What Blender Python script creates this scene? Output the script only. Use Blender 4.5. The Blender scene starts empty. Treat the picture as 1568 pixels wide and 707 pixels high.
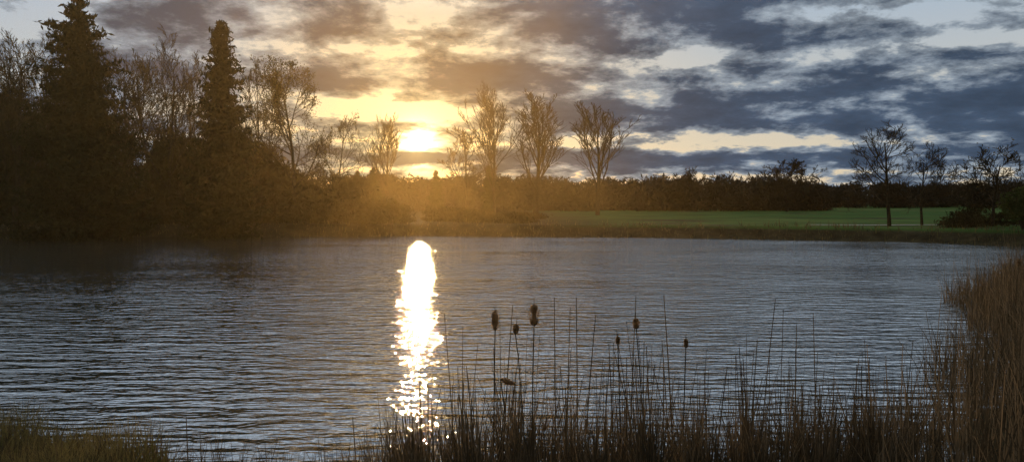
import bpy, math, random
import numpy as np
from mathutils import Vector
random.seed(7); rng=np.random.default_rng(7)
F=1162.0; CX=784.0; H=310.0; EYE=3.0
def X(px,d): return (px-CX)/F*d
def Z(py,d): return EYE+(H-py)/F*d
sc=bpy.context.scene
sc.view_settings.view_transform='Standard'
sc.view_settings.look='None'; sc.view_settings.exposure=0
# ------------------------------------------------ mesh helper
def make(name,V,Q,mats,mi=None,smooth=False,parent=None):
    V=np.asarray(V,dtype=np.float32); Q=np.asarray(Q,dtype=np.int32)
    me=bpy.data.meshes.new(name)
    me.vertices.add(len(V)); me.vertices.foreach_set('co',V.ravel())
    n=len(Q); k=Q.shape[1]
    me.loops.add(n*k); me.loops.foreach_set('vertex_index',Q.ravel())
    me.polygons.add(n)
    me.polygons.foreach_set('loop_start',np.arange(0,n*k,k,dtype=np.int32))
    me.polygons.foreach_set('loop_total',np.full(n,k,dtype=np.int32))
    if mi is not None: me.polygons.foreach_set('material_index',np.asarray(mi,dtype=np.int32))
    if smooth: me.polygons.foreach_set('use_smooth',np.ones(n,dtype=bool))
    for m in mats: me.materials.append(m)
    me.update(calc_edges=True); me.validate()
    ob=bpy.data.objects.new(name,me); sc.collection.objects.link(ob)
    if parent: ob.parent=parent
    return ob
def join(parts):
    Vs=[];Qs=[];Ms=[];o=0
    for V,Q,m in parts:
        if len(V)==0: continue
        Vs.append(V);Qs.append(Q+o);Ms.append(np.full(len(Q),m));o+=len(V)
    return np.concatenate(Vs),np.concatenate(Qs),np.concatenate(Ms)
def tubes(P0,P1,R0,R1,s=3):
    P0=np.asarray(P0,float);P1=np.asarray(P1,float);R0=np.asarray(R0,float);R1=np.asarray(R1,float)
    n=len(P0)
    if n==0: return np.zeros((0,3)),np.zeros((0,4),int)
    d=P1-P0; d/=np.linalg.norm(d,axis=1,keepdims=True)+1e-9
    ref=np.tile([0.13,0.99,0.05],(n,1)); bad=np.abs((d*ref).sum(1))>.93; ref[bad]=[1,0,0.1]
    a=np.cross(d,ref); a/=np.linalg.norm(a,axis=1,keepdims=True); b=np.cross(d,a)
    V=np.zeros((n,2,s,3))
    for i in range(s):
        t=2*math.pi*i/s; o=a*math.cos(t)+b*math.sin(t)
        V[:,0,i]=P0+o*R0[:,None]; V[:,1,i]=P1+o*R1[:,None]
    base=(np.arange(n)*2*s)[:,None]
    Q=[]
    for i in range(s):
        j=(i+1)%s
        Q.append(np.concatenate([base+i,base+j,base+s+j,base+s+i],1))
    return V.reshape(-1,3),np.concatenate(Q)
def leaves(C,size,asp=.45,bias=None):
    n=len(C)
    a=rng.normal(size=(n,3)); 
    if bias is not None: a=a*.5+bias
    a/=np.linalg.norm(a,axis=1,keepdims=True)
    b=np.cross(a,rng.normal(size=(n,3))); b/=np.linalg.norm(b,axis=1,keepdims=True)+1e-9
    s=(np.asarray(size)*np.ones(n))[:,None]
    V=np.stack([C-a*s,C+b*s*asp,C+a*s,C-b*s*asp],1).reshape(-1,3)
    return V,np.arange(n*4).reshape(n,4)
# ------------------------------------------------ materials
def mat(name,c1,c2,scale=3,rough=.9,trans=0,detail=2):
    m=bpy.data.materials.new(name); m.use_nodes=True; nt=m.node_tree; N=nt.nodes; L=nt.links
    N.clear(); out=N.new('ShaderNodeOutputMaterial')
    tc=N.new('ShaderNodeTexCoord'); nz=N.new('ShaderNodeTexNoise'); nz.inputs['Scale'].default_value=scale; nz.inputs['Detail'].default_value=detail
    L.new(tc.outputs['Object'],nz.inputs['Vector'])
    cr=N.new('ShaderNodeValToRGB'); cr.color_ramp.elements[0].position=.35; cr.color_ramp.elements[1].position=.65
    cr.color_ramp.elements[0].color=(*c1,1); cr.color_ramp.elements[1].color=(*c2,1)
    L.new(nz.outputs['Fac'],cr.inputs[0])
    p=N.new('ShaderNodeBsdfDiffuse'); 
    L.new(cr.outputs[0],p.inputs[0])
    if trans>0:
        t=N.new('ShaderNodeBsdfTranslucent'); L.new(cr.outputs[0],t.inputs[0])
        mx=N.new('ShaderNodeMixShader'); mx.inputs[0].default_value=trans
        L.new(p.outputs[0],mx.inputs[1]); L.new(t.outputs[0],mx.inputs[2]); L.new(mx.outputs[0],out.inputs[0])
    else: L.new(p.outputs[0],out.inputs[0])
    return m
bark=mat('bark',(.03,.022,.014),(.06,.042,.025),6)
twig=mat('twig',(.028,.019,.011),(.05,.033,.017),2)
needle=mat('spruce_needles',(.016,.017,.006),(.036,.032,.011),1.2)
bud=mat('budding_leaves',(.06,.045,.012),(.11,.078,.02),1,trans=.35)
thick=mat('thicket_twigs',(.024,.019,.008),(.058,.041,.015),.5)
wood_far=mat('woodland_twigs',(.03,.024,.016),(.06,.043,.027),.15)
reedm=mat('dry_reed',(.11,.075,.04),(.25,.165,.09),1.7,trans=.35)
reedd=mat('dark_reed',(.045,.032,.018),(.11,.075,.04),1.7,trans=.25)
grassm=mat('bank_grass',(.09,.08,.02),(.22,.16,.06),1.2,trans=.4)
greeng=mat('green_grass',(.05,.07,.012),(.10,.12,.03),.8,trans=.35)
catm=mat('cattail_fluff',(.18,.10,.045),(.42,.27,.14),30,trans=.5)
shrubm=mat('evergreen_shrub',(.03,.045,.012),(.07,.075,.02),1.5,trans=.2)
# ------------------------------------------------ pond shape
POND=np.array([(-62,14),(-30,12),(-14,10.6),(-8,9.7),(-5.3,9.1),(-4.1,8.5),(-3.3,7.5),(0,7.0),(3,7.2),(4.5,8.2),(5.4,9.3),(6.9,11.3),(10.6,15.5),(11.9,18),(12.8,21),(16,25),(22.5,30.5),(32,37),(38,44),(38,50),(34,52.5),(30,57),(23.5,60),(12,64.5),(0,66),(-8.4,68),(-22,67),(-34,66),(-42,62),(-62,56),(-78,40),(-74,22)],float)
def sdf(x,y):
    P=np.stack([np.ravel(x),np.ravel(y)],1).astype(float); dm=np.full(len(P),1e9); ins=np.zeros(len(P),bool)
    for i in range(len(POND)):
        a=POND[i];b=POND[(i+1)%len(POND)]; e=b-a; w=P-a
        t=np.clip((w@e)/(e@e),0,1); dd=np.linalg.norm(w-t[:,None]*e,axis=1); dm=np.minimum(dm,dd)
        c=((a[1]>P[:,1])!=(b[1]>P[:,1])); 
        xi=(b[0]-a[0])*(P[:,1]-a[1])/((b[1]-a[1]) if b[1]!=a[1] else 1e-9)+a[0]
        ins^=(c&(P[:,0]<xi))
    return np.where(ins,-dm,dm)
def sst(t): t=np.clip(t,0,1); return t*t*(3-2*t)
def hgt(x,y):
    x=np.ravel(np.asarray(x,float)); y=np.ravel(np.asarray(y,float))
    s=sdf(x,y)+.35*np.sin(x*.9+1.3*np.sin(y*.7))*np.cos(y*.8)+.15*np.sin(x*3.1+y*2.3)
    near=1-sst((y-20)/20)
    w=2.2+6*near; top=.95+.4*near
    up=top*sst(s/w)+.06*np.clip(s,0,1)+.05*np.sin(x*.35)*np.cos(y*.3)*np.clip(s/3,0,1)
    far=np.clip((y-260)/900,0,1)*6
    return np.where(s>0,up+far,-.9*sst(-s/2.5)-.03*np.clip(-s,0,1))
def axis(lo,hi,step,ext):
    a=list(np.arange(lo,hi+.01,step)); s=step
    l=lo; left=[]
    while l>-ext: s*=1.25; l-=s; left.append(l)
    s=step; r=hi; right=[]
    while r<ext: s*=1.25; r+=s; right.append(r)
    return np.array(left[::-1]+a+right)
gx=axis(-85,48,.5,2500); gy=axis(-6,80,.4,2500)
GX,GY=np.meshgrid(gx,gy); gz=hgt(GX,GY)
V=np.stack([GX.ravel(),GY.ravel(),gz],1); nx=len(gx);ny=len(gy)
i,j=np.meshgrid(np.arange(nx-1),np.arange(ny-1)); b=(j*nx+i).ravel()
Q=np.stack([b,b+1,b+1+nx,b+nx],1)
gm=bpy.data.materials.new('ground_grass'); gm.use_nodes=True; nt=gm.node_tree;N=nt.nodes;L=nt.links
p=N['Principled BSDF']; p.inputs['Roughness'].default_value=.95; p.inputs['Specular IOR Level'].default_value=.02
geo=N.new('ShaderNodeNewGeometry'); sep=N.new('ShaderNodeSeparateXYZ'); L.new(geo.outputs['Position'],sep.inputs[0])
def noise(sca,det=5,vec=None):
    n=N.new('ShaderNodeTexNoise'); n.inputs['Scale'].default_value=sca; n.inputs['Detail'].default_value=det
    L.new(vec or geo.outputs['Position'],n.inputs['Vector']); return n.outputs['Fac']
def ramp(src,a,b,ca=(0,0,0),cb=(1,1,1)):
    r=N.new('ShaderNodeValToRGB'); r.color_ramp.elements[0].position=a; r.color_ramp.elements[1].position=b
    r.color_ramp.elements[0].color=(*ca,1); r.color_ramp.elements[1].color=(*cb,1); L.new(src,r.inputs[0]); return r.outputs[0]
def mapr(src,a,b,c=0,d=1):
    r=N.new('ShaderNodeMapRange'); r.inputs[1].default_value=a;r.inputs[2].default_value=b;r.inputs[3].default_value=c;r.inputs[4].default_value=d
    L.new(src,r.inputs[0]); return r.outputs[0]
def mixc(f,a,b):
    m=N.new('ShaderNodeMix'); m.data_type='RGBA'; L.new(f,m.inputs[0])
    L.new(a,m.inputs[6]); L.new(b,m.inputs[7]); return m.outputs[2]
def mth(op,a,b=None,c=None):
    m=N.new('ShaderNodeMath'); m.operation=op
    for k,v in enumerate((a,b,c)):
        if v is None: continue
        if isinstance(v,(int,float)): m.inputs[k].default_value=v
        else: L.new(v,m.inputs[k])
    return m.outputs[0]
green=ramp(noise(.12,6),.35,.7,(.03,.062,.010),(.065,.11,.020))
brown=ramp(noise(.8,6),.35,.7,(.022,.018,.009),(.06,.045,.02))
fx=mapr(sep.outputs[0],3,13); fz=mapr(sep.outputs[2],.75,.92)
fy=mapr(sep.outputs[1],40,55)
f=mth('MULTIPLY',mth('MULTIPLY',fx,fz),fy)
f=mth('MULTIPLY',f,ramp(noise(.09,4),.30,.45))
L.new(mixc(f,brown,green),p.inputs['Base Color'])
bp=N.new('ShaderNodeBump'); bp.inputs['Distance'].default_value=.15; bp.inputs['Strength'].default_value=1; L.new(noise(2.5,6),bp.inputs['Height']); L.new(bp.outputs[0],p.inputs['Normal'])
make('ground',V,Q,[gm],smooth=True)
tx=np.linspace(26,75,60); ty=67-((tx-26)/49)*5+np.sin(tx*.2)*.4
tv=[];
for k in range(60):
    for o in (-.9,.9): tv.append((tx[k],ty[k]+o,0))
tv=np.array(tv); tv[:,2]=hgt(tv[:,0],tv[:,1])+.05
tq=[(2*k,2*k+2,2*k+3,2*k+1) for k in range(59)]
make('gravel_path',tv,tq,[mat('gravel',(.22,.2,.15),(.35,.31,.25),1.5)])
# ------------------------------------------------ water
wm=bpy.data.materials.new('pond_water'); wm.use_nodes=True; nt=wm.node_tree;N=nt.nodes;L=nt.links; N.clear()
out=N.new('ShaderNodeOutputMaterial'); geo=N.new('ShaderNodeNewGeometry')
def mapped(sx,sy,rot=0):
    m=N.new('ShaderNodeMapping'); m.inputs['Scale'].default_value=(sx,sy,1); m.inputs['Rotation'].default_value=(0,0,rot); L.new(geo.outputs['Position'],m.inputs[0]); return m.outputs[0]
n1=noise(1,1.5,mapped(1.1,3.6,.05)); n2=noise(1,1,mapped(5.0,11,-.14)); n3=noise(1,1,mapped(.35,1.0,.15))
patch=mapr(noise(1,3,mapped(.06,.16,.2)),.3,.7,.5,1.25)
sp_=N.new('ShaderNodeSeparateXYZ'); L.new(geo.outputs['Position'],sp_.inputs[0])
# water in the lee of the wood is calmer
lee=mapr(mth('ADD',sp_.outputs[0],mth('MULTIPLY',sp_.outputs[1],.36)),-9,5,.50,1)
hh=mth('ADD',mth('MULTIPLY',n1,.105),mth('ADD',mth('MULTIPLY',n2,.030),mth('MULTIPLY',n3,.05)))
hh=mth('MULTIPLY',mth('MULTIPLY',hh,patch),lee)
bp=N.new('ShaderNodeBump'); bp.inputs['Distance'].default_value=1.0; bp.inputs['Strength'].default_value=1.0; L.new(hh,bp.inputs['Height'])
gl=N.new('ShaderNodeBsdfGlossy'); gl.inputs['Roughness'].default_value=.03; gl.inputs['Color'].default_value=(.98,.98,.98,1); L.new(bp.outputs[0],gl.inputs['Normal'])
df=N.new('ShaderNodeBsdfDiffuse'); df.inputs[0].default_value=(.03,.032,.025,1)
fr=N.new('ShaderNodeFresnel'); fr.inputs[0].default_value=3.3; L.new(bp.outputs[0],fr.inputs['Normal'])
mx=N.new('ShaderNodeMixShader'); L.new(fr.outputs[0],mx.inputs[0]); L.new(df.outputs[0],mx.inputs[1]); L.new(gl.outputs[0],mx.inputs[2]); L.new(mx.outputs[0],out.inputs[0])
make('water',[(-90,4,0),(45,4,0),(45,75,0),(-90,75,0)],[(0,1,2,3)],[wm])
# ------------------------------------------------ trees
def nrm(v): return v/ (math.sqrt(v[0]*v[0]+v[1]*v[1]+v[2]*v[2])+1e-9)
def gen_tree(seed,h,w,kind='round',dens=1.0,rmin=.018,leaf=0,lsz=.09,tr=.016):
    r=np.random.default_rng(seed); segs=[[],[],[]]; tips=[]
    P=dict(round=dict(n=[15,8,6,5],ang=[50,44,42,42],rat=[.60,.55,.55,.6],start=.22,trop=.12,w=.14,end=.25),
           poplar=dict(n=[17,8,5,3],ang=[31,28,30,34],rat=[.66,.52,.52,.62],start=.22,trop=.13,w=.07,end=.2),
           oak=dict(n=[12,8,6,4],ang=[60,48,44,42],rat=[.66,.58,.6,.65],start=.25,trop=.09,w=.17,end=.25))[kind]
    def grow(p,d,Ln,rad,lv):
        ns=[9,5,3,2,2][lv]; pts=[p]; rs=[rad]; ds=[d]
        end=P['end'] if lv==0 else .35
        W=P['w']*(.35 if lv==0 else 1); up=P['trop'] if lv else .05
        for i in range(ns):
            q=r.normal(size=3)
            d=nrm(np.array([d[0]+q[0]*W,d[1]+q[1]*W,d[2]+q[2]*W+up]))
            p=p+d*(Ln/ns); pts.append(p); ds.append(d); rs.append(max(rad*(1-(1-end)*(i+1)/ns),rmin*(.5 if lv==4 else .8)))
        bk=0 if lv==0 else (1 if lv==1 else 2)
        for i in range(ns): segs[bk].append((pts[i],pts[i+1],rs[i],rs[i+1]))
        if lv>=2: tips.append(pts[-1])
        if lv<4:
            if lv==3 and dens<.8: return
            n=max(2,int(P['n'][lv]*dens*(r.uniform(.8,1.2))))
            for k in range(n):
                st=P['start'] if lv==0 else .2
                t=st+(1-st)*((k+r.uniform(0,1))/n); f=t*ns; i=min(int(f),ns-1); q=pts[i]+(pts[i+1]-pts[i])*(f-i)
                dd=ds[i+1]; an=math.radians(P['ang'][lv]*r.uniform(.65,1.3)*(1.15-.45*t if lv==0 else 1))
                rr=r.normal(size=3); c=np.array([dd[1]*rr[2]-dd[2]*rr[1],dd[2]*rr[0]-dd[0]*rr[2],dd[0]*rr[1]-dd[1]*rr[0]])
                cd=nrm(dd*math.cos(an)+nrm(c)*math.sin(an))
                cl=Ln*P['rat'][lv]*r.uniform(.7,1.15)*((1.2-.75*t) if lv==0 else (1.1-.5*t))
                grow(q,cd,cl,max(rs[i]*(.5 if lv==0 else .6),rmin*(.7 if lv==3 else 1)),lv+1)
    grow(np.zeros(3),np.array([0,0,1.]),1*h*.85,h*tr,0)
    parts=[];
    for k,s in ((0,8),(1,5),(2,3)):
        a=segs[k]; 
        V,Q=tubes([x[0] for x in a],[x[1] for x in a],[x[2] for x in a],[x[3] for x in a],s); parts.append((V,Q,0 if k<2 else 1))
    tp=np.array(tips)
    if leaf>0:
        idx=r.integers(0,len(tp),int(leaf)); C=tp[idx]+r.normal(size=(int(leaf),3))*.25
        V,Q=leaves(C,r.uniform(.6,1.3,int(leaf))*lsz,.6); parts.append((V,Q,2))
    V,Q,M=join(parts)
    zt=np.percentile(tp[:,2],99.7); wx=np.percentile(np.abs(tp[:,0]),96)*2; wy=np.percentile(np.abs(tp[:,1]),96)*2
    V=V*np.array([w/wx,w/wy,h/zt])
    return V,Q,M
def place(name,px,top,wpx,d,kind='round',seed=1,**k):
    x=X(px,d); gz=float(hgt([x],[d])[0]); h=Z(top,d)-gz; w=wpx/F*d
    V,Q,M=gen_tree(seed,h,w,kind,**k)
    ob=make(name,V,Q,[bark,twig,bud],M); ob.location=(x,d,gz-.1); return ob
def spruce(px,top,wpx,d,seed):
    r=np.random.default_rng(seed); x=X(px,d); gz=float(hgt([x],[d])[0]); h=Z(top,d)-gz; R=wpx/F*d/2
    parts=[]; V,Q=tubes([[0,0,0],[0,0,h*.5]],[[0,0,h*.5],[0,0,h]],[h*.018,h*.01],[h*.01,.02],8); parts.append((V,Q,0))
    z=1.0; P0=[];P1=[];R0=[];C=[];S=[]
    while z<h*.995:
        t=z/h; L0=R*1.15*(1-t)**.55*(.9+.1*math.sin(z*2.2))+.1
        nb=int(7+9*(1-t))
        for k in range(nb):
            a=r.uniform(0,2*math.pi); ll=L0*r.uniform(.55,1.25); droop=r.uniform(.1,.4)*(1-t*.6)
            p=np.array([0,0,z+r.uniform(-.15,.15)]); ns=5; prev=p
            for s in range(1,ns+1):
                u=s/ns; q=p+np.array([math.cos(a)*ll*u,math.sin(a)*ll*u,-droop*ll*math.sin(u*2.3)+.14*ll*u*u])
                P0.append(prev);P1.append(q);R0.append(.035*(1-u*.7)); 
                m=int(max(3,ll*5.5*(1.2-u*.4)))
                cc=q+(prev-q)*r.uniform(0,1,(m,1))+r.normal(size=(m,3))*np.array([.22,.22,.1])*(.45+.3*ll*(1-u*.6))
                cc[:,2]-=np.abs(r.normal(size=m))*.16*min(1,ll)
                C.append(cc); prev=q
        z+=.30+.2*(1-t)
    R0=np.array(R0); V,Q=tubes(P0,P1,R0,R0*.8,3); parts.append((V,Q,0))
    C=np.concatenate(C); V,Q=leaves(C,r.uniform(.14,.34,len(C)),.3,np.array([0,0,-.35])); parts.append((V,Q,1))
    V,Q,M=join(parts); ob=make('spruce_tree',V,Q,[bark,needle],M); ob.location=(x,d,gz-.1)
spruce(125,-6,200,62,11); spruce(343,34,116,64,12)
for a in [(22,42,130,66,'round',21),(75,74,120,75,'oak',22),(-60,50,160,64,'oak',23),(8,110,120,70,'oak',27),(192,72,110,72,'round',24),(228,80,100,78,'round',29),(262,44,125,70,'round',25),(398,92,80,76,'round',26),(300,110,90,80,'round',28)]:
    place('bare_deciduous_tree',*a,leaf=600,rmin=.028)
place('budding_deciduous_tree',452,82,145,72,'round',seed=31,leaf=6500,rmin=.026)
place('bare_deciduous_tree',512,172,90,84,'oak',seed=32,leaf=400,rmin=.026)
place('bare_poplar_tree',595,172,60,120,'poplar',seed=41,dens=1,rmin=.032)
place('bare_deciduous_tree',712,196,90,125,'round',seed=42,dens=.95,rmin=.038)
place('bare_poplar_tree',757,124,90,125,'poplar',seed=43,rmin=.044)
place('bare_poplar_tree',820,138,76,125,'poplar',seed=44,rmin=.044)
place('bare_poplar_tree',915,156,80,118,'poplar',seed=45,rmin=.038)
place('bare_deciduous_tree',1205,243,80,160,'round',seed=46,rmin=.04)
place('bare_deciduous_tree',1066,254,70,165,'round',seed=47,rmin=.04,dens=.85)
place('bare_deciduous_tree',1362,183,120,65,'oak',seed=58,rmin=.022,tr=.02)
place('bare_deciduous_tree',1412,216,92,66,'oak',seed=52,rmin=.020,tr=.018)
place('bare_deciduous_tree',1520,220,130,62,'oak',seed=53,rmin=.024,leaf=200,tr=.022)
# ---- masses
def crowns(items,per,size,asp=.22,seed=5):
    r=np.random.default_rng(seed); C=[]
    for (x,y,z,rx,rz) in items:
        n=int(per); v=r.normal(size=(n,3)); v/=np.linalg.norm(v,axis=1,keepdims=True); v*=(r.uniform(0,1,(n,1))**.45)
        nn=1+.25*np.sin(v[:,:1]*5+x)*np.cos(v[:,2:]*6+y)
        C.append(np.array([x,y,z])+v*nn*np.array([rx,rx,rz]))
    C=np.concatenate(C); return C
def mass(name,prof,d0,d1,n,rx,per,size,m,seed,asp=.22,jit=.2):
    r=np.random.default_rng(seed); items=[];P0=[];P1=[];Rr=[]
    xs=[q[0] for q in prof]; ys=[q[1] for q in prof]
    for k in range(n):
        px=r.uniform(xs[0],xs[-1]); d=r.uniform(d0,d1); top=Z(np.interp(px,xs,ys),d)*(1-jit*r.uniform(0,1)); x=X(px,d)
        g=float(hgt([x],[d])[0])
        R=rx*r.uniform(.7,1.3); hh=top-g
        items.append((x,d,g+hh*.72,R,hh*.28)); items.append((x+r.uniform(-1,1),d,g+hh*.45,R*1.15,hh*.3)); items.append((x+r.uniform(-1,1),d,g+hh*.18,R*1.1,hh*.2))
        P0.append((x,d,g));P1.append((x+r.uniform(-.5,.5),d,top*.97));Rr.append(hh*.012)
        for q in range(6):
            a=r.uniform(0,6.28); zz=g+hh*r.uniform(.3,.8); P0.append((x,d,zz)); P1.append((x+math.cos(a)*R*.9,d+math.sin(a)*R*.9,zz+hh*.2)); Rr.append(hh*.005)
    C=crowns(items,per,size,seed=seed)
    V1,Q1=leaves(C,r.uniform(size*.5,size*1.4,len(C)),asp,np.array([0,0,.5]))
    Rr=np.array(Rr); V2,Q2=tubes(P0,P1,Rr,Rr*.3,4)
    V,Q,M=join([(V1,Q1,0),(V2,Q2,1)]); make(name,V,Q,[m,bark],M)
mass('woodland_thicket',[(-200,110),(0,118),(90,130),(190,150),(240,185),(380,200),(440,245),(560,266)],70,90,85,2.4,450,.34,thick,61)
mass('undergrowth_shrubs',[(-200,285),(0,290),(200,280),(400,285),(560,298),(640,305)],69.5,74,70,1.3,150,.26,thick,62)
mass('undergrowth_shrubs',[(640,312),(800,322),(840,330)],72,100,16,1.6,200,.26,thick,67)
mass('undergrowth_shrubs',[(1440,328),(1480,318),(1520,300),(1620,270)],60,64,14,1.0,260,.16,thick,66,jit=.4)
mass('distant_woodland',[(520,262),(600,264),(660,272),(740,262),(850,266),(950,272),(1040,264),(1100,260),(1180,266),(1240,270),(1262,280)],175,215,210,3.2,180,.7,wood_far,63,jit=.3)
mass('distant_woodland',[(1230,278),(1400,276),(1560,274),(1800,270)],260,320,110,5,180,1.0,wood_far,64)
mass('distant_woodland',[(-400,200),(500,262),(700,270)],175,200,60,4,180,.8,wood_far,65)
for k,(px,tp,w,d) in enumerate([(572,256,34,150),(548,262,26,150),(668,262,30,165),(748,254,24,150)]): spruce(px,tp,w,d,70+k)
def shrub(px,top,wpx,d,seed,m=shrubm):
    r=np.random.default_rng(seed); x=X(px,d); g=float(hgt([x],[d])[0]); h=Z(top,d)-g; R=wpx/F*d/2
    it=[(r.uniform(-.5,.5)*R,r.uniform(-.5,.5)*R,h*r.uniform(.3,.72),R*.55,h*.27) for _ in range(9)]
    C=crowns(it,420,.12,seed=seed); V1,Q1=leaves(C,r.uniform(.06,.16,len(C)),.5)
    a=r.uniform(0,6.28,10); P1=np.stack([np.cos(a)*R*.5,np.sin(a)*R*.5,np.full(10,h*.7)],1)
    V2,Q2=tubes(np.zeros((10,3)),P1,np.full(10,.05),np.full(10,.02),5)
    V,Q,M=join([(V1,Q1,0),(V2,Q2,1)]); ob=make('evergreen_shrub',V,Q,[m,bark],M); ob.location=(x,d,g)
shrub(1566,280,56,54,81)
# ------------------------------------------------ blades
def blades(B,Hh,lean,width,curve=.25,seg=3,az=None,tip=.15):
    n=len(B); a=rng.uniform(0,2*math.pi,n) if az is None else az
    D=np.stack([np.cos(a),np.sin(a),np.zeros(n)],1); fa=rng.uniform(-.9,.9,n)
    W=np.stack([np.cos(fa),np.sin(fa),np.zeros(n)],1)
    V=np.zeros((n,seg+1,2,3))
    for s in range(seg+1):
        u=s/seg; c=B+D*(Hh*lean*(u+curve*u*u*2))[:,None]; c[:,2]+=Hh*u*(1-.15*np.minimum(lean,1)*u)
        ww=(width*(1-u*(1-tip)))[:,None]; V[:,s,0]=c-W*ww*.5; V[:,s,1]=c+W*ww*.5
    V=V.reshape(-1,3); Q=[]
    base=(np.arange(n)*(seg+1)*2)[:,None]
    for s in range(seg): Q.append(np.concatenate([base+2*s,base+2*s+1,base+2*s+3,base+2*s+2],1))
    return V,np.concatenate(Q)
def base(x,y): return np.stack([x,y,np.maximum(hgt(x,y),-.15)],1)
parts=[]
def fg(n,p0,p1,d0,d1,h0,h1,lean,w,mi,prof=None,tip=.15):
    px=rng.uniform(p0,p1,n); d=rng.uniform(d0,d1,n)
    px=px+18*np.sin(px*.07+d*3)+8*np.sin(px*.23)
    x=X(px,d); B=base(x,d); h=rng.uniform(h0,h1,n)
    if prof: h=h*np.interp(px,[q[0] for q in prof],[q[1] for q in prof])*(1+.10*np.sin(px*.09)+.07*np.sin(px*.031+2))
    V,Q=blades(B,h,np.abs(rng.normal(0,lean,n)),rng.uniform(w*.6,w*1.3,n),tip=tip); parts.append((V,Q,mi))
prof=[(520,.58),(560,.66),(620,.78),(680,.93),(760,1.03),(900,1.0),(1000,.9),(1120,.93),(1200,.9),(1300,.9),(1400,1)]
fg(2300,540,1400,6.9,8.2,.5,1.18,.15,.016,0,prof)
fg(3200,550,1400,6.8,8.0,.5,1.12,.20,.016,1,prof)
fg(480,580,1390,7.0,8.4,.95,1.4,.11,.013,1,prof,.3)
fg(120,640,1330,7.0,8.2,1.2,1.7,.08,.013,1,prof,.5)
fg(14,680,1330,7.0,8.2,1.7,1.95,.05,.013,1,prof,.5)
fg(140,240,560,7.8,8.6,.25,.66,.2,.012,1)
fg(260,340,620,7.4,8.2,.3,.6,.3,.012,1)
tall=[(700,478),(706,500),(729,560),(767,465),(852,455),(867,470),(886,455),(893,480),(921,560),(965,452),(1003,530),(1037,450),(1030,520),(1095,560),(1163,455),(1150,520),(1222,498),(1257,478),(1248,540),(1312,600),(1385,520),(1400,560),(640,560),(655,590),(545,640),(283,640)]
B=[];hh=[]
for px,tp in tall:
    d=rng.uniform(7.3,8.0); B.append((X(px,d),d,-.1)); hh.append(Z(tp,d)+.1)
B=np.array(B);V,Q=blades(B,np.array(hh),np.abs(rng.normal(0,.035,len(B))),np.full(len(B),.019),az=rng.choice([0,math.pi],len(B)),tip=.4);parts.append((V,Q,1))
V,Q,M=join(parts); make('pond_reeds',V,Q,[reedm,reedd],M)
# right reed bed
n=95000; x=rng.uniform(3.0,38,n); y=rng.uniform(4.5,37,n); s=sdf(x,y)
ok=(s>-.5+.5*np.sin(y*1.3))&(s<7)&(x/y>.42)&(x/y<.8)
x=x[ok];y=y[ok]; n=len(x); Bv=base(x,y); h=rng.uniform(.6,1.2,n)*(1+.2*np.sin(x*1.7)*np.cos(y*1.1))*np.interp(x/y,[.45,.6,.8],[.95,1.12,1.3])
dk=rng.uniform(0,1,n)<.65
parts=[]
for mi,k in ((1,dk),(0,~dk)):
    V,Q=blades(Bv[k],h[k],np.abs(rng.normal(0,.25,k.sum())),rng.uniform(.012,.024,k.sum())); parts.append((V,Q,mi))
k=rng.choice(n,550); V,Q=blades(Bv[k],h[k]*1.45,np.abs(rng.normal(0,.08,550)),np.full(550,.014),tip=.4); parts.append((V,Q,0))
V,Q,M=join(parts); make('reed_bed',V,Q,[reedm,reedd],M)
def grass(name,x,y,h0,h1,w,mats,lean=.35):
    n=len(x); V,Q=blades(base(x,y),rng.uniform(h0,h1,n)*(1+.25*np.sin(x*4)),np.abs(rng.normal(0,lean,n)),rng.uniform(w*.6,w*1.3,n)); 
    make(name,V,Q,mats,rng.integers(0,len(mats),len(Q)))
n=11000; x=rng.uniform(-9,-3.6,n); y=rng.uniform(6.8,9.6,n); s=sdf(x,y); k=(s>-.15); grass('bank_grass',x[k],y[k],.2,.52,.010,[grassm,grassm,reedd])
n=7000; x=rng.uniform(-4,5,n); y=rng.uniform(5.6,7.6,n); s=sdf(x,y); k=(s>-.1); grass('bank_grass',x[k],y[k],.12,.40,.009,[grassm,reedd,greeng])
n=26000; x=rng.uniform(-60,40,n); y=rng.uniform(45,71,n); s=sdf(x,y); k=(s>-.3)&(s<2.6)&(rng.uniform(0,1,n)<.35+.6*(np.sin(x*.8)*np.sin(x*.23+1)>-.2)); grass('far_bank_grass',x[k],y[k],.2,.6,.05,[reedd,reedd,grassm],.3)
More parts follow.
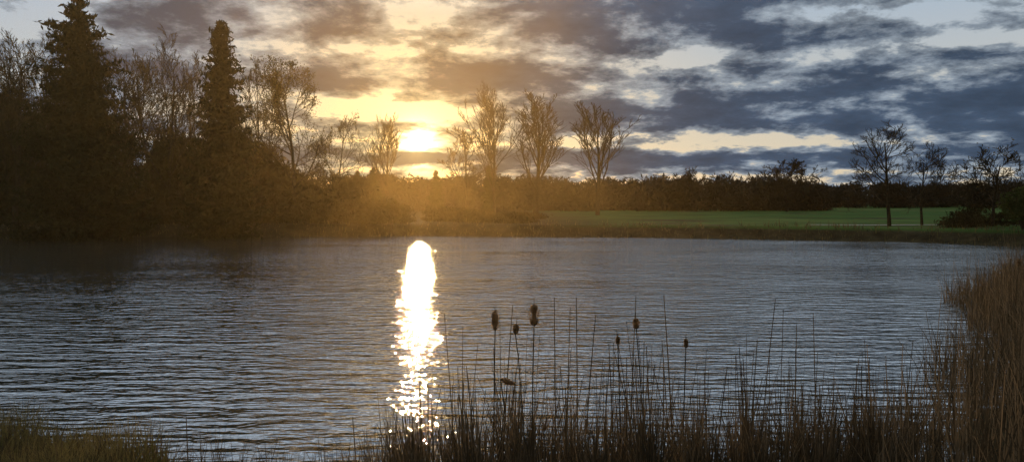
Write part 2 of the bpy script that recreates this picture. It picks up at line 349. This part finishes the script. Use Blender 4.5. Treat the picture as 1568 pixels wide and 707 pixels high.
# ------------------------------------------------ cattails
def cattail(px,py,d,hl,hr,leanx=0,tilt=0,fuzz=500):
    x=X(px,d); zc=Z(py,d); bx=x-leanx; r=np.random.default_rng(int(px*7+py))
    parts=[]; zb=-.15
    pts=[np.array([bx+(x-bx)*(u**1.4),d,zb+(zc-zb)*u]) for u in np.linspace(0,1,7)]
    ax=nrm(np.array([math.sin(tilt),0,math.cos(tilt)]))
    pts2=pts[:-1]+[pts[-1]-ax*hl*.5]
    V,Q=tubes(pts2[:-1],pts2[1:],np.linspace(.007,.0055,6),np.linspace(.0068,.005,6),6); parts.append((V,Q,0))
    c=pts[-1]; rings=11; s=12; P=[]
    e1=nrm(np.cross(ax,[0,1,0])); e2=np.cross(ax,e1)
    for i in range(rings):
        u=i/(rings-1); rr=hr*(max(0,1-abs(2*u-1)**3.2))**.5*(.8+.35*math.sin(u*7+px))*.8+.003
        for q in range(s):
            a=2*math.pi*q/s; P.append(c+ax*hl*(u-.5)+(e1*math.cos(a)+e2*math.sin(a))*rr*r.uniform(.85,1.15))
    P=np.array(P); Q=np.array([(i*s+q,i*s+(q+1)%s,(i+1)*s+(q+1)%s,(i+1)*s+q) for i in range(rings-1) for q in range(s)])
    parts.append((P,Q,1))
    u=r.uniform(.03,.97,fuzz); a=r.uniform(0,6.28,fuzz); rr=hr*(1-np.abs(2*u-1)**3.2)**.5*r.uniform(.8,1.25,fuzz)
    C=c+ax*hl*(u-.5)[:,None]+(e1*np.cos(a)[:,None]+e2*np.sin(a)[:,None])*rr[:,None]
    V,Q=leaves(C,r.uniform(.005,.013,fuzz),.3); parts.append((V,Q,1))
    V,Q=tubes([c+ax*hl*.48],[c+ax*(hl*.5+.07)],[.004],[.0015],5); parts.append((V,Q,0))
    V,Q,M=join(parts); make('cattail',V,Q,[reedd,catm],M)
cattail(758,491,7.3,.20,.032,.02); cattail(818,483,7.2,.21,.044,.03); cattail(790,504,7.6,.10,.026,-.12,.1)
cattail(975,496,7.6,.11,.028,-.12,-.05); cattail(947,522,7.7,.08,.017,-.05); cattail(1052,526,7.5,.09,.017,.03)
cattail(777,586,7.2,.14,.024,.12,1.9,300); cattail(1562,402,14,.16,.03,.1)
cattail(835,655,6.9,.11,.015,.0,.2,100)
# ------------------------------------------------ added scattering volume over the pond, stands in for lens veiling
hm=bpy.data.materials.new('lens_veil_haze'); hm.use_nodes=True; nt=hm.node_tree;N=nt.nodes;L=nt.links;N.clear()
out=N.new('ShaderNodeOutputMaterial'); vs=N.new('ShaderNodeVolumeScatter'); vs.inputs['Color'].default_value=(1,.66,.26,1); vs.inputs['Density'].default_value=.0009; vs.inputs['Anisotropy'].default_value=.76
L.new(vs.outputs[0],out.inputs['Volume'])
x0,x1,y0,y1,z0,z1=-80,12,3,100,.03,26
hv=[(x0,y0,z0),(x1,y0,z0),(x1,y1,z0),(x0,y1,z0),(x0,y0,z1),(x1-6,y0,z1),(x1-6,y1,z1),(x0,y1,z1)]
make('lens_veil_haze',hv,[(0,3,2,1),(4,5,6,7),(0,1,5,4),(1,2,6,5),(2,3,7,6),(3,0,4,7)],[hm])
# ------------------------------------------------ sun + sky
az=math.atan((640-CX)/F); el=math.atan((H-222)/F*math.cos(az))
S=Vector((math.sin(az)*math.cos(el),math.cos(az)*math.cos(el),math.sin(el)))
ld=bpy.data.lights.new('sun','SUN'); ld.energy=2.0; ld.angle=math.radians(.5); ld.color=(1,.68,.34)
lo=bpy.data.objects.new('sun',ld); sc.collection.objects.link(lo); lo.rotation_euler=S.to_track_quat('Z','Y').to_euler(); lo.location=(0,0,50)
w=bpy.data.worlds.new('World'); sc.world=w; w.use_nodes=True; nt=w.node_tree;N=nt.nodes;L=nt.links;N.clear()
out=N.new('ShaderNodeOutputWorld'); bg=N.new('ShaderNodeBackground'); L.new(bg.outputs[0],out.inputs[0])
sky=N.new('ShaderNodeTexSky'); sky.sky_type='NISHITA'; sky.sun_disc=False; sky.sun_elevation=el; sky.sun_rotation=az
tc=N.new('ShaderNodeTexCoord'); vec=tc.outputs['Generated']
sp=N.new('ShaderNodeSeparateXYZ'); L.new(vec,sp.inputs[0]); dx,dy,dz=sp.outputs
A=mth('ARCTAN2',dx,dy); E=mth('ARCSINE',dz)
AE=N.new('ShaderNodeCombineXYZ'); L.new(A,AE.inputs[0]); L.new(E,AE.inputs[1])
zz=mth('ADD',mth('MAXIMUM',dz,0),.22)
cb=N.new('ShaderNodeCombineXYZ'); L.new(mth('DIVIDE',dx,zz),cb.inputs[0]); L.new(mth('DIVIDE',dy,zz),cb.inputs[1]); cb.inputs[2].default_value=3.7
PV=cb.outputs[0]
def noise2(scale,det,rough=.55,dist=0,off=0):
    n=N.new('ShaderNodeTexNoise'); n.inputs['Scale'].default_value=scale;n.inputs['Detail'].default_value=det;n.inputs['Roughness'].default_value=rough;n.inputs['Distortion'].default_value=dist
    m=N.new('ShaderNodeMapping'); m.inputs['Location'].default_value=(off,off*.7,off*.3); L.new(PV,m.inputs[0]); L.new(m.outputs[0],n.inputs['Vector']); return n.outputs['Fac']
def blob(px,py,sx,sy,amp,acc):
    a0=math.atan((px-CX)/F); e0=math.atan((H-py)/F*math.cos(a0)); kx=F/sx/2.0; ky=F/sy/2.0
    m=N.new('ShaderNodeMapping'); m.inputs['Scale'].default_value=(kx,ky,0); m.inputs['Location'].default_value=(-a0*kx,-e0*ky,0)
    L.new(AE.outputs[0],m.inputs[0]); g=N.new('ShaderNodeTexGradient'); g.gradient_type='SPHERICAL'; L.new(m.outputs[0],g.inputs[0])
    return mth('MULTIPLY_ADD',g.outputs['Fac'],amp,acc)
nA=noise2(4.2,8,.63,.1,1.0)
dens=mth('ADD',mth('MULTIPLY',nA,1.12),mth('MULTIPLY',noise2(1.1,2,.5,0,5.0),.25))
dens=mth('SUBTRACT',dens,.13)
for b_ in [(1060,8,230,50,.22),(860,0,130,50,.10),(640,125,130,24,.22),(1300,125,340,50,.13),(1350,195,330,36,.22),(880,150,120,50,.14),(430,35,170,50,.14),(430,108,130,14,.10),
           (1030,92,85,14,-.26),(1100,216,180,13,-.36),(640,168,100,15,-.26),(700,50,60,26,-.16),(1480,64,130,9,-.22),(1330,25,80,15,-.20),(1450,110,110,7,-.14),
           (1000,246,260,11,.24),(640,242,60,5,.34),(625,192,60,6,.14),(640,218,60,14,-.10),(170,30,90,30,-.12),(560,75,80,14,-.14),(550,235,120,12,.10),(560,160,50,14,-.12)]:
    dens=blob(*b_,dens)
t=N.new('ShaderNodeMapRange'); t.interpolation_type='SMOOTHSTEP'; t.inputs[1].default_value=.48; t.inputs[2].default_value=.57; L.new(dens,t.inputs[0]); cov=t.outputs[0]
t2=N.new('ShaderNodeMapRange'); t2.interpolation_type='SMOOTHSTEP'; t2.inputs[1].default_value=.53; t2.inputs[2].default_value=.73; L.new(dens,t2.inputs[0]); core=t2.outputs[0]
dp=N.new('ShaderNodeVectorMath'); dp.operation='DOT_PRODUCT'; L.new(vec,dp.inputs[0]); dp.inputs[1].default_value=S
ang=mth('ARCCOSINE',mth('MINIMUM',dp.outputs['Value'],.9999999))
def gauss(s,amp):
    u=mth('DIVIDE',ang,math.radians(s)); return mth('MULTIPLY',mth('POWER',2.71828,mth('MULTIPLY',mth('MULTIPLY',u,u),-1)),amp)
def expo(s,amp): return mth('MULTIPLY',mth('POWER',2.71828,mth('MULTIPLY',mth('DIVIDE',ang,math.radians(s)),-1)),amp)
def rgb(c):
    n=N.new('ShaderNodeRGB'); n.outputs[0].default_value=(*c,1); return n.outputs[0]
def scale(c,f):
    n=N.new('ShaderNodeVectorMath'); n.operation='SCALE'; L.new(c,n.inputs[0])
    if isinstance(f,(int,float)): n.inputs['Scale'].default_value=f
    else: L.new(f,n.inputs['Scale'])
    return n.outputs[0]
def addv(a,b):
    n=N.new('ShaderNodeVectorMath'); L.new(a,n.inputs[0]); L.new(b,n.inputs[1]); return n.outputs[0]
near=gauss(13,1); hor=mapr(E,0.0,.24,1,0)
gap=mixc(hor,rgb((.42,.52,.64)),rgb((.76,.64,.45)))
gap=mixc(near,gap,rgb((.88,.68,.34)))
gap=addv(scale(gap,.85),scale(sky.outputs[0],.015))
edge=mixc(near,rgb((.26,.31,.365)),rgb((.50,.39,.22)))
corec=mixc(near,rgb((.055,.086,.14)),rgb((.125,.11,.085)))
tex=mapr(nA,.35,.65,1.25,.72)
cl=scale(mixc(core,edge,corec),tex)
col=mixc(cov,gap,cl)
gsun=mth('MULTIPLY',gauss(1.3,5),mapr(dens,.44,.62,1,.06))
g=mth('MULTIPLY',expo(3.2,1.0),mapr(core,0,1,1,.15)); gc=mth('ADD',g,gsun)
col=addv(col,scale(rgb((1,.72,.30)),gc))
back=mth('MULTIPLY',mapr(dy,-.35,.45,.30,1),mapr(E,.24,.42,1,2.8))  # sky dimmed behind the camera; brightness added above the frame to lighten water
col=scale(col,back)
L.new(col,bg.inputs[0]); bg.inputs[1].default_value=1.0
# ------------------------------------------------ camera
cd=bpy.data.cameras.new('camera'); cam=bpy.data.objects.new('camera',cd); sc.collection.objects.link(cam); sc.camera=cam
cd.sensor_width=36; cd.lens=36*F/1568; cd.clip_end=6000; cam.location=(0,0,EYE)
cam.rotation_euler=(math.radians(90-math.degrees(math.atan(43.5/F))),0,0)
